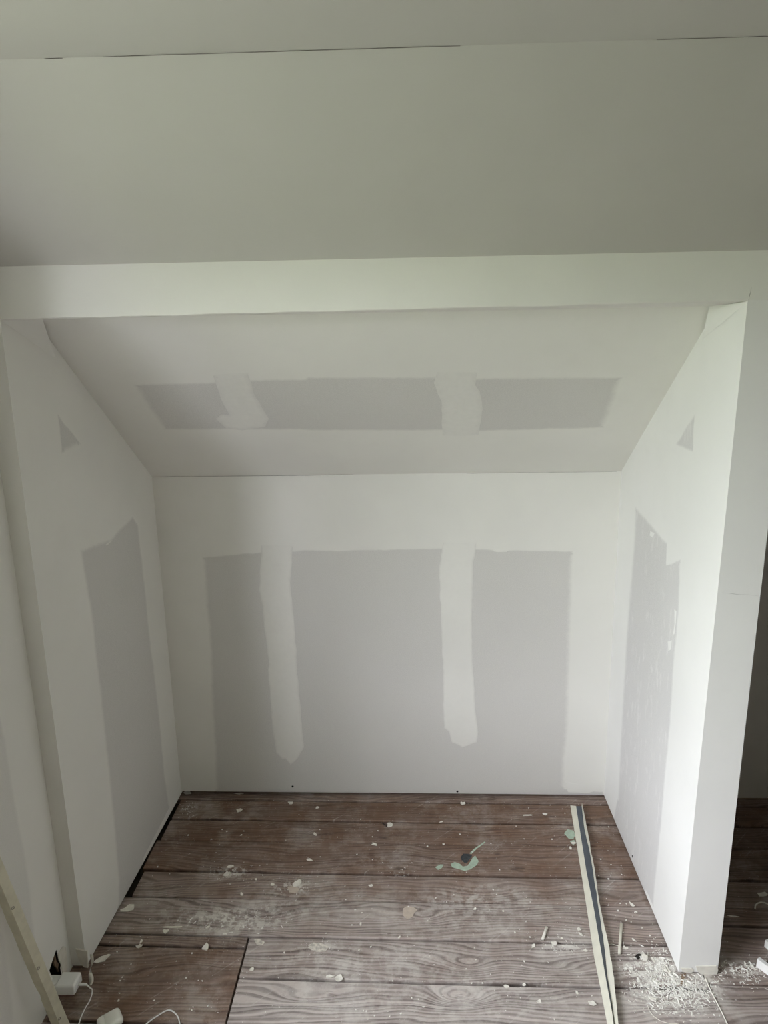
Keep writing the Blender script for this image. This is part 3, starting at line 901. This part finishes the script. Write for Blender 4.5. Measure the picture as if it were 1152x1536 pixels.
flake(979, 1440, 4, 7, 20, 'plaster_flake', 'small upright white chip between the knot hole and the post', curl=.002)
flake(1001, 1455, 6, 12, 5, 'plaster_flake', 'tall white torn chip leaning at the post foot', curl=.006)
flake(938, 1423, 8, 5, -35, 'plaster_flake', 'folded white chip by the short wooden stick', curl=.005)
flake(1144, 1343, 19, 7, 5, 'plaster_flake', 'cream half-oval flake on the dark closet floor', curl=.004)
flake(1098, 1374.5, 20, 2.6, -8, 'plaster_sliver', 'thin cream sliver on the dark closet floor near the post', curl=.001)
flake(979, 1500, 8, 9, 60, 'plaster_flake', 'rolled crumb of filler in the white debris below the post', curl=.003, T_=.004)
flake(1128, 1452, 14, 5, -50, 'torn_scrap', 'torn white paper shred left of the white offcut', curl=.005, pointed=True, cat='paper scrap')
flake(1118, 1449, 12, 5, 70, 'torn_scrap', 'thin pale paper point standing left of the white offcut', curl=.006, pointed=True, cat='paper scrap')

BEAD_L = [(855.5, 1208), (880.5, 1364), (899.6, 1476), (918, 1572)]
BEAD_R = [(873, 1204), (901, 1364), (922, 1475), (931, 1572)]
def in_bead(u, v):
    a_ = np.interp(v, [q[1] for q in BEAD_L], [q[0] for q in BEAD_L]); b_ = np.interp(v, [q[1] for q in BEAD_R], [q[0] for q in BEAD_R])
    return a_ - 5 < u < b_ + 5
# small crumbs one can still count, in three fields
def crumb_field(cnt, box_, label, group, smin=2.0, smax=4.2):
    base = [shard_mesh('plaster_crumb', 1, r, .28, .15, 6, 900 + i) for i, r in enumerate((.5, .7, .9, .6))]
    metas = []
    for vs_, fs in base:
        o = mesh_obj('plaster_crumb', vs_, fs, M_crumb)
        metas.append(o)
    first = [True] * 4
    for i in range(cnt):
        k = random.randrange(4)
        o = metas[k] if first[k] else metas[k].copy()
        if not first[k]: col.objects.link(o)
        first[k] = False
        while True:
            u = random.uniform(box_[0], box_[2]); v = random.uniform(box_[1], box_[3])
            p = fl(u, v)
            if in_bead(u, v): continue
            if XL(p.y, 0) + .02 < p.x < (XR(p.y, 0) - .02 if p.y > F - .02 else 1.1): break
        sc = (fl(u + 1, v) - p).length * random.uniform(smin, smax)
        o.location = (p.x, p.y, .0003)
        o.scale = (sc, sc, sc)
        o.rotation_euler = (0, 0, random.uniform(0, 6.28))
        tag(o, label, 'plaster crumb', group)
    for k in range(4):
        if first[k]: bpy.data.objects.remove(metas[k])
crumb_field(34, (190, 1200, 560, 1400), 'small white plaster crumb strewn over the back left boards', 'crumbs on the back left boards')
crumb_field(30, (560, 1200, 850, 1400), 'small white plaster crumb strewn over the back middle boards', 'crumbs on the back middle boards')
crumb_field(26, (150, 1425, 480, 1530), 'small white plaster crumb on the front left boards near the cable', 'crumbs on the front left boards')
crumb_field(40, (480, 1400, 890, 1530), 'small white plaster crumb on the grey front middle boards', 'crumbs on the front middle boards')
crumb_field(26, (895, 1240, 1000, 1420), 'small white plaster crumb between the strip and the right wall', 'crumbs right of the strip')

# uncountable white debris: scrapings at the post foot and dust along seams
def debris():
    vs_, fs = [], []
    def add(x, y_, s, el=1.0):
        a_ = random.uniform(0, 6.28); ca, sa_ = math.cos(a_), math.sin(a_)
        b0 = len(vs_)
        L, W, h = s * random.uniform(.7, 1.6) * el, s * random.uniform(.35, .8), s * random.uniform(.15, .5)
        for (px_, py_, pz) in ((-L, -W * .6, 0), (L, -W * .3, 0), (L * .7, W, 0), (-L * .8, W * .5, 0), (-L * .4, 0, h), (L * .5, W * .2, h * .7)):
            px_ *= random.uniform(.7, 1.2)
            vs_.append((x + px_ * ca - py_ * sa_, y_ + px_ * sa_ + py_ * ca, .0002 + pz))
        fs.extend([(b0, b0 + 1, b0 + 5, b0 + 4), (b0 + 1, b0 + 2, b0 + 5), (b0 + 2, b0 + 3, b0 + 4, b0 + 5), (b0 + 3, b0, b0 + 4), (b0 + 3, b0 + 2, b0 + 1, b0)])
    def blob(u, v, su, sv, cnt, s0, s1):
        for _ in range(cnt):
            uu, vv = random.gauss(u, su), random.gauss(v, sv)
            p = fl(uu, vv)
            if vv > 1535 or vv < 1196: pass
            if p.y > F - .004 and (p.x > XR(p.y, 0) - .004 and p.x < CR + .004): continue
            if p.x < XL(max(p.y, F), 0) + .004: continue
            if p.y > D - .005: continue
            if in_bead(uu, vv): continue
            add(p.x, p.y, random.uniform(s0, s1))
    blob(1012, 1478, 28, 18, 520, .0012, .0048)
    blob(985, 1450, 26, 18, 260, .001, .0042)
    blob(1008, 1476, 24, 16, 70, .005, .0095)
    blob(985, 1445, 20, 12, 26, .004, .008)
    blob(1115, 1452, 14, 6, 14, .004, .008)
    blob(340, 1385, 34, 10, 18, .003, .006)
    blob(1035, 1495, 22, 16, 260, .001, .004)
    blob(960, 1470, 18, 16, 110, .001, .003)
    blob(1100, 1455, 24, 10, 130, .001, .0035)
    blob(1128, 1462, 10, 12, 60, .001, .0035)
    blob(850, 1420, 24, 7, 90, .0008, .0028)
    blob(860, 1385, 30, 18, 60, .0007, .002)
    blob(335, 1378, 45, 14, 150, .0006, .0018)
    blob(345, 1310, 22, 10, 70, .0008, .0024)
    blob(440, 1325, 20, 12, 60, .0008, .0024)
    blob(283, 1215, 8, 8, 36, .001, .003)
    blob(478, 1420, 16, 6, 50, .0007, .002)
    blob(600, 1310, 20, 8, 30, .0007, .002)
    for _ in range(420):
        uu, vv = random.uniform(150, 1150), random.uniform(1200, 1536)
        p = fl(uu, vv)
        if p.y > F - .02 and (p.x > XR(p.y, 0) - .01 and p.x < CR + .01): continue
        if p.x < XL(max(p.y, F), 0) + .01: continue
        if in_bead(uu, vv): continue
        add(p.x, p.y, random.uniform(.0006, .0017))
    o = mesh_obj('plaster_debris', vs_, fs, M_crumb)
    return tag(o, 'fine white plaster scrapings heaped round the post foot and over the boards', 'plaster debris', kind='stuff')
debris()

# dark nail beside the round chip, knot hole by the post
p0, p1 = fl(571, 1234), fl(579, 1239)
def rod(name, pts, r, mat, parent=None, k=8, taper=None, origin=None):
    P_ = [Vector(q) - (origin or Vector((0, 0, 0))) for q in pts]
    vs_, fs = [], []
    n = len(P_)
    prev = None
    for i, p in enumerate(P_):
        d = (P_[min(n - 1, i + 1)] - P_[max(0, i - 1)]).normalized()
        s = (prev - d * prev.dot(d)).normalized() if prev is not None else d.orthogonal().normalized()
        prev = s
        t = d.cross(s)
        rr = r if taper is None else r * taper[i]
        for j in range(k):
            a_ = 2 * math.pi * j / k
            vs_.append(tuple(p + (s * math.cos(a_) + t * math.sin(a_)) * rr))
    for i in range(n - 1):
        for j in range(k):
            fs.append((i * k + j, i * k + (j + 1) % k, (i + 1) * k + (j + 1) % k, (i + 1) * k + j))
    fs += [tuple(range(k)), tuple((n - 1) * k + j for j in range(k))]
    return mesh_obj(name, vs_, fs, mat, parent, smooth=True)
up = lambda p, h: Vector((p.x, p.y, p.z + h))
M_nail = plain('rusty_nail', (0.06, 0.045, 0.04), 0.6, 0.2, 100, metallic=0.3)
nl = rod('nail', [up(p0, .002), up(p0.lerp(p1, .5), .0022), up(p1, .003), up(p1, .003) + Vector((.0012, -.001, 0)), up(p1, .003) + Vector((.0045, -.002, .0005))], .0016, M_nail, taper=[.4, 1, 1, 2.8, 2.8])
tag(nl, 'dark bent nail pointing at the round cream chip', 'nail')
kh = stain('knot_hole', [(952, 1435), (956, 1430), (961, 1431), (962, 1436), (957, 1440), (953, 1439)], M_dark, 'dark knot hole', .0004)
st_ = stain('rust_stain', [(1022, 1461), (1029, 1460), (1028, 1468), (1026, 1476), (1020, 1480), (1022, 1470)], M_card, 'rusty brown stain')

# ------------------------------------------------------------------ long strip with slate core lying in the alcove
def lerp_poly(poly, n):
    P_ = [Vector(q) for q in poly]
    L = [0]
    for i in range(1, len(P_)): L.append(L[-1] + (P_[i] - P_[i - 1]).length)
    out = []
    for k in range(n):
        s = L[-1] * k / (n - 1); i = 1
        while i < len(L) - 1 and L[i] < s: i += 1
        f_ = (s - L[i - 1]) / max(1e-9, L[i] - L[i - 1])
        out.append(P_[i - 1].lerp(P_[i], min(1, f_)))
    return out
def ribbon(name, A, Bq, th, mat, parent, origin):
    vs_, fs = [], []
    n = len(A)
    for a_, b_ in zip(A, Bq):
        a_, b_ = a_ - origin, b_ - origin
        vs_ += [tuple(a_), tuple(b_), tuple(b_ - Vector((0, 0, th))), tuple(a_ - Vector((0, 0, th)))]
    for i in range(n - 1):
        for k in range(4):
            p, q = i * 4 + k, i * 4 + (k + 1) % 4
            fs.append((p, q, q + 4, p + 4))
    fs += [(0, 1, 2, 3), tuple((n - 1) * 4 + k for k in range(4))]
    return mesh_obj(name, vs_, fs, mat, parent)
NS = 40
LE = [(855.5, 1208), (868, 1285), (880.5, 1364), (891, 1434), (899.6, 1476), (910, 1531), (918, 1572)]
GL = [(864, 1209), (880, 1309), (891, 1364), (900.6, 1420), (910, 1475), (918, 1517), (925, 1572)]
GR = [(872.5, 1209), (876, 1239), (886, 1285), (896, 1350), (907.5, 1427), (910.5, 1462), (917.5, 1500), (918.8, 1518), (926, 1572)]
RE = [(873, 1204), (881, 1243), (892.6, 1309), (901, 1364), (913.5, 1420), (922, 1475), (927, 1531), (931, 1572)]
so = fl(880, 1350)
strip = empty('corner_bead', so)
tag(strip, 'long cream corner bead with a slate grey core lying across the boards', 'corner bead')
A0 = lerp_poly([fl(u, v, .0025) for u, v in LE], NS)
A1 = lerp_poly([fl(u, v, .0130) for u, v in GL], NS)
A2 = lerp_poly([fl(u, v, .0060) for u, v in GR], NS)
A3 = lerp_poly([fl(u, v, .0170) for u, v in RE], NS)
for i in range(NS):
    if i > 4 and i < NS - 6:
        A2[i] += Vector((random.gauss(0, .0005), 0, 0)); A3[i] += Vector((random.gauss(0, .0006), 0, random.gauss(0, .0004)))
ribbon('left_flange', A0, A1, .0014, M_cream, strip, so)
ribbon('slate_core', [a_ - Vector((0, 0, .0006)) for a_ in A1], [a_ - Vector((0, 0, .0006)) for a_ in A2], .0014, M_slate, strip, so)
ribbon('right_flange', A2, A3, .0014, M_cream, strip, so)
ribbon('side_wall', A3, [Vector((q.x + .0015, q.y, .0018)) for q in A3], .0012, M_cream, strip, so)

# short stick and other shavings
p0, p1 = fl(932, 1386, .004), fl(929, 1431, .004)
sk = rod('wooden_stick', [p0, p0.lerp(p1, .5) + Vector((0, 0, .0006)), p1], .0042, M_cream, k=6)
tag(sk, 'short cream wooden stick lying beside the grey-lined corner bead', 'stick')
p0, p1 = fl(820, 1391, .0045), fl(814, 1409, .0045)
sk = rod('curled_shaving', [p0, p0.lerp(p1, .5), p1], .0042, M_flake, k=8)
tag(sk, 'short tube-like curled cream shaving left of the corner bead', 'shaving')
def fine(name, px, r, mat, label, cat, z=.0015):
    pts = lerp_poly([fl(u, v, z) for u, v in px], 24)
    return tag(rod(name, pts, r, mat, k=5), label, cat)
fine('thread', [(912, 1416.5), (918, 1416), (926, 1418.5), (934, 1421)], .0008, M_flake, 'thin pale thread running from the bead to the folded chip', 'thread')
fine('thread', [(972, 1509), (974, 1516), (980, 1524), (990, 1531), (1003, 1535), (1018, 1536)], .0009, M_flake, 'thin pale thread curving through the debris below the post', 'thread')
fine('thread', [(1058, 1467), (1062, 1477), (1068, 1490), (1075, 1503), (1082, 1517), (1091, 1536)], .0020, M_flake, 'pale line of filler along the board end joint by the post', 'filler', z=.001)
fine('curled_shaving', [(1132.5, 1363), (1133, 1358), (1136, 1355), (1141, 1353.5), (1147, 1354), (1153, 1357)], .0022, M_flake, 'pale ring-shaped curled shaving on the dark closet floor', 'shaving', z=.003)

# ------------------------------------------------------------------ white offcuts on the right
def offcut(name, a, b, hgt, dep, label):
    A_, B_ = fl(*a), fl(*b)
    d = (B_ - A_).normalized(); n = Vector((-d.y, d.x, 0))
    if n.x < 0: n = -n
    A_.z = B_.z = .0005
    c = [A_, B_, B_ + n * dep, A_ + n * dep]
    o = Vector(A_)
    ob = hexa(name, [tuple(q - o) for q in c] + [tuple(q - o + Vector((0, 0, hgt))) for q in c], M_offcut)
    ob.location = o
    bevel(ob, .0008)
    return tag(ob, label, 'offcut')
offcut('trim_offcut', (1134, 1450), (1163, 1472), .026, .012, 'white trim offcut standing on edge at the right picture edge')
offcut('trim_offcut', (1146, 1420), (1175, 1446), .022, .060, 'white block offcut behind the edge-standing trim offcut')

# ------------------------------------------------------------------ left corner: leaning bead, power adapter, cable, case, torn tape
base = fl(95, 1547, .002)
axis = (at(0, 1322, 'x', -.927) - base)
Ln = 1.9
topq = base + axis * Ln
lean = empty('leaning_bead', base)
tag(lean, 'cream perforated corner bead leaning against the left room wall', 'corner bead')
ax = axis.normalized()
ridge_dir = Vector((.55, -.80, 0)); ridge_dir = (ridge_dir - ax * ridge_dir.dot(ax)).normalized()
side_dir = ax.cross(ridge_dir).normalized()
if side_dir.x < 0: side_dir = -side_dir
nL = 48
edgeL, ridge, edgeR = [], [], []
for i in range(nL):
    k = i / (nL - 1)
    p = base + axis * (Ln * k)
    kink = .004 * math.exp(-((k - .14) / .03) ** 2)
    jl = random.gauss(0, .0004) + (-.004 * math.exp(-((k - .155) / .012) ** 2))
    edgeL.append(p - side_dir * (.0175 + jl) - ridge_dir * .004)
    ridge.append(p + ridge_dir * (.010 - kink))
    edgeR.append(p + side_dir * (.0175 + random.gauss(0, .0003)) - ridge_dir * .004)
def ribbon_n(name, A, Bq, n_, th, mat, parent, origin):
    vs_, fs = [], []
    for a_, b_ in zip(A, Bq):
        a_, b_ = a_ - origin, b_ - origin
        vs_ += [tuple(a_), tuple(b_), tuple(b_ - n_ * th), tuple(a_ - n_ * th)]
    n = len(A)
    for i in range(n - 1):
        for k in range(4):
            p, q = i * 4 + k, i * 4 + (k + 1) % 4
            fs.append((p, q, q + 4, p + 4))
    fs += [(0, 1, 2, 3), tuple((n - 1) * 4 + k for k in range(4))]
    return mesh_obj(name, vs_, fs, mat, parent)
ribbon_n('left_flange', edgeL, ridge, ridge_dir, .0012, M_olive, lean, base)
ribbon_n('right_flange', ridge, edgeR, ridge_dir, .0012, M_olive, lean, base)
def ring_mesh(c, n_, R_, r_, parent, origin):
    s = n_.orthogonal().normalized(); t = n_.cross(s)
    vs_, fs = [], []
    a1, b1 = 14, 6
    for i in range(a1):
        th = 2 * math.pi * i / a1; d = s * math.cos(th) + t * math.sin(th)
        for j in range(b1):
            ph = 2 * math.pi * j / b1
            vs_.append(tuple(c - origin + d * (R_ + r_ * math.cos(ph)) + n_ * (r_ * math.sin(ph))))
    for i in range(a1):
        for j in range(b1):
            fs.append((i * b1 + j, ((i + 1) % a1) * b1 + j, ((i + 1) % a1) * b1 + (j + 1) % b1, i * b1 + (j + 1) % b1))
    return mesh_obj('nail_hole', vs_, fs, M_nailring, parent, smooth=True)
M_nailring = plain('hole_rim', (0.34, 0.32, 0.27), 0.6, 0.1, 80)
for k in (.055, .24, .445, .65, .85):
    q = base + axis * (Ln * k) + ridge_dir * .0075 + side_dir * .004
    ring_mesh(q, (ridge_dir * .86 + side_dir * .5).normalized(), .0032, .0010, lean, base)

# power adapter plugged in the broken socket
def rounded_box(name, sx, sy, sz, r, mat, parent, loc=(0, 0, 0), seg=4):
    bm = bmesh.new()
    bmesh.ops.create_cube(bm, size=1)
    for v in bm.verts: v.co = Vector((v.co.x * sx, v.co.y * sy, v.co.z * sz))
    bmesh.ops.bevel(bm, geom=bm.edges[:], offset=r, segments=seg, affect='EDGES', profile=.5)
    me = bpy.data.meshes.new(name); bm.to_mesh(me); bm.free()
    me.polygons.foreach_set('use_smooth', [True] * len(me.polygons))
    me.materials.append(mat)
    o = bpy.data.objects.new(name, me); col.objects.link(o); o.parent = parent; o.location = loc
    return o
ac = at(103, 1475, 'z', .052)
adapter = empty('power_adapter', (ac.x, ac.y, ac.z - .016))
tag(adapter, 'small white power adapter plugged into the broken wall socket', 'power adapter')
rounded_box('adapter_body', .052, .046, .030, .0055, M_white, adapter, (0, 0, .016))
rounded_box('plug_neck', .046, .030, .020, .003, M_white, adapter, (-.040, .002, .016))
M_face = plain('adapter_face', (0.74, 0.74, 0.74), 0.35, 0.01, 20)
rounded_box('port_face', .0015, .034, .020, .0006, M_face, adapter, (.0262, 0, .016), 1)

def smooth_path(P_, n=90):
    P_ = [Vector(q) for q in P_]
    Q = [P_[0]] + P_ + [P_[-1]]
    out = []
    m = len(P_) - 1
    for s in range(m):
        a_, b_, c_, d_ = Q[s], Q[s + 1], Q[s + 2], Q[s + 3]
        for k in range(n // m):
            t = k / (n // m)
            out.append(.5 * ((2 * b_) + (-a_ + c_) * t + (2 * a_ - 5 * b_ + 4 * c_ - d_) * t * t + (-a_ + 3 * b_ - 3 * c_ + d_) * t ** 3))
    out.append(P_[-1])
    return out
port = Vector((ac.x + .0272, ac.y - .002, ac.z - .001))
cable = empty('charging_cable', port)
tag(cable, 'thin white charging cable running from the power adapter over the floor', 'cable')
plug_end = port + Vector((.020, .001, -.001))
pts = [plug_end, plug_end + Vector((.010, -.002, -.008)), fl(138.5, 1486, .030), fl(135, 1500, .012), fl(127, 1514, .0030), fl(119.5, 1532, .0022), fl(117, 1552, .0022),
       fl(135, 1592, .0022), fl(180, 1588, .0022), fl(206, 1550, .0022), fl(222, 1534, .0022), fl(236, 1524, .0022), fl(252, 1515.3, .0022), fl(263, 1520, .0022), fl(269, 1532, .0022), fl(270, 1556, .0022), fl(262, 1600, .0022)]
rod('cord', smooth_path(pts, 160), .0017, M_white, cable, k=8, origin=port)
rod('connector', [port, port + Vector((.008, .0004, -.0003)), plug_end - Vector((.002, 0, 0)), plug_end + Vector((.003, 0, -.0015))], .0036, M_white, cable, k=10, taper=[1, 1, .95, .55], origin=port)

ec = fl(165, 1531, .012)
case = empty('earbud_case', (ec.x, ec.y, 0))
tag(case, 'rounded ivory white earbud case lying on the boards by the cable', 'earbud case')
case.rotation_euler = (0, 0, math.radians(38))
for nm, keep_pos in (('case_body', True), ('case_lid', False)):
    o = rounded_box(nm, .058, .046, .0215, .0100, M_case, case, (0, 0, .0112), 6)
    bm = bmesh.new(); bm.from_mesh(o.data)
    bmesh.ops.bisect_plane(bm, geom=bm.verts[:] + bm.edges[:] + bm.faces[:], plane_co=(-.0105 if keep_pos else -.0111, 0, 0), plane_no=(1, 0, 0), clear_inner=keep_pos, clear_outer=not keep_pos)
    bmesh.ops.holes_fill(bm, edges=bm.edges[:])
    bm.to_mesh(o.data); bm.free()

# torn tape hanging from the foot of the left partition, plus the ragged foot itself
f0 = Vector((XL(F, .05), F - .002, .055))
tail = []
w0 = [.012, .016, .013, .006, .009, .012, .010, .004]
pxs = [(137, 1432), (138, 1440), (137.5, 1447), (135.5, 1453), (135, 1460), (136.5, 1467), (137, 1473), (136, 1478)]
zs = [.060, .046, .034, .026, .020, .013, .007, .003]
EA, EB = [], []
for (u, v), z, w_, k in zip(pxs, zs, w0, range(8)):
    c = fl(u, v, z); tw = .5 + .35 * k
    d = Vector((math.cos(tw), -math.sin(tw) * .6, .15)).normalized()
    EA.append(c - d * w_ * .5); EB.append(c + d * w_ * .5)
to = EA[-1].copy()
tp = mesh_obj('torn_tape', [tuple(q - to) for q in EA + EB] + [tuple(q - to + Vector((.0003, .0009, 0))) for q in EA + EB],
              [(i, i + 1, 9 + i, 8 + i) for i in range(7)] + [(16 + i, 24 + i, 25 + i, 17 + i) for i in range(7)] + [(i, 16 + i, 17 + i, i + 1) for i in range(7)] + [(8 + i, 9 + i, 25 + i, 24 + i) for i in range(7)], M_paper, None, smooth=True)
tp.location = to
tag(tp, 'twisted strip of torn paper tape hanging at the left partition foot', 'paper tape')
fo = [at(u, v, 'y', F - .003) for u, v in ((113, 1424), (131, 1427), (132, 1452), (126, 1451), (121, 1446), (118, 1440))]
n = len(fo)
mesh_obj('tape_scrap', [tuple(q) for q in fo] + [(q.x, F + .0005, q.z) for q in fo], [tuple(range(n)), tuple(range(2 * n - 1, n - 1, -1))] + [(i, (i + 1) % n, n + (i + 1) % n, n + i) for i in range(n)], M_paper, wall_left)
# torn paper beside the socket hole and brown core inside it
tq = [at(u, v, 'x', GX + .0015) for u, v in ((87, 1430), (95, 1419), (99, 1421), (101, 1440), (101, 1460), (94, 1459), (92, 1447), (89, 1440))]
n = len(tq)
mesh_obj('torn_paper_flap', [tuple(q) for q in tq] + [(GX - .0005, q.y, q.z) for q in tq], [tuple(range(n)), tuple(range(2 * n - 1, n - 1, -1))] + [(i, (i + 1) % n, n + (i + 1) % n, n + i) for i in range(n)], M_beige if False else M_paper, wall_gable)
bq = [at(u, v, 'x', GX - .006) for u, v in ((84.5, 1427), (87, 1434), (88.5, 1441), (91, 1446), (91, 1452), (92, 1461), (89, 1460), (86, 1452), (83, 1449), (81, 1444), (82.5, 1436))]
n = len(bq)
mesh_obj('board_core', [tuple(q) for q in bq] + [(GX - .011, q.y, q.z) for q in bq], [tuple(range(n)), tuple(range(2 * n - 1, n - 1, -1))] + [(i, (i + 1) % n, n + (i + 1) % n, n + i) for i in range(n)], M_card, wall_gable)

# ragged plaster lumps on the post foot
def lump(pxpts, z_off, parent, name, mat):
    q_ = [at(u, v, 'y', F - .002) for u, v in pxpts]
    n = len(q_)
    return mesh_obj(name, [tuple(q) for q in q_] + [(q.x, F + .002, q.z) for q in q_], [tuple(range(n)), tuple(range(2 * n - 1, n - 1, -1))] + [(i, (i + 1) % n, n + (i + 1) % n, n + i) for i in range(n)], mat, parent)
lump([(1044, 1450), (1075, 1449), (1077.5, 1455), (1075, 1463), (1063, 1463), (1052, 1462), (1047, 1458)], 0, wall_right, 'tape_scrap', M_paper)
lump([(1022, 1453), (1038, 1453), (1041, 1457), (1036, 1460), (1024, 1458)], 0, wall_right, 'tape_scrap', M_paper)
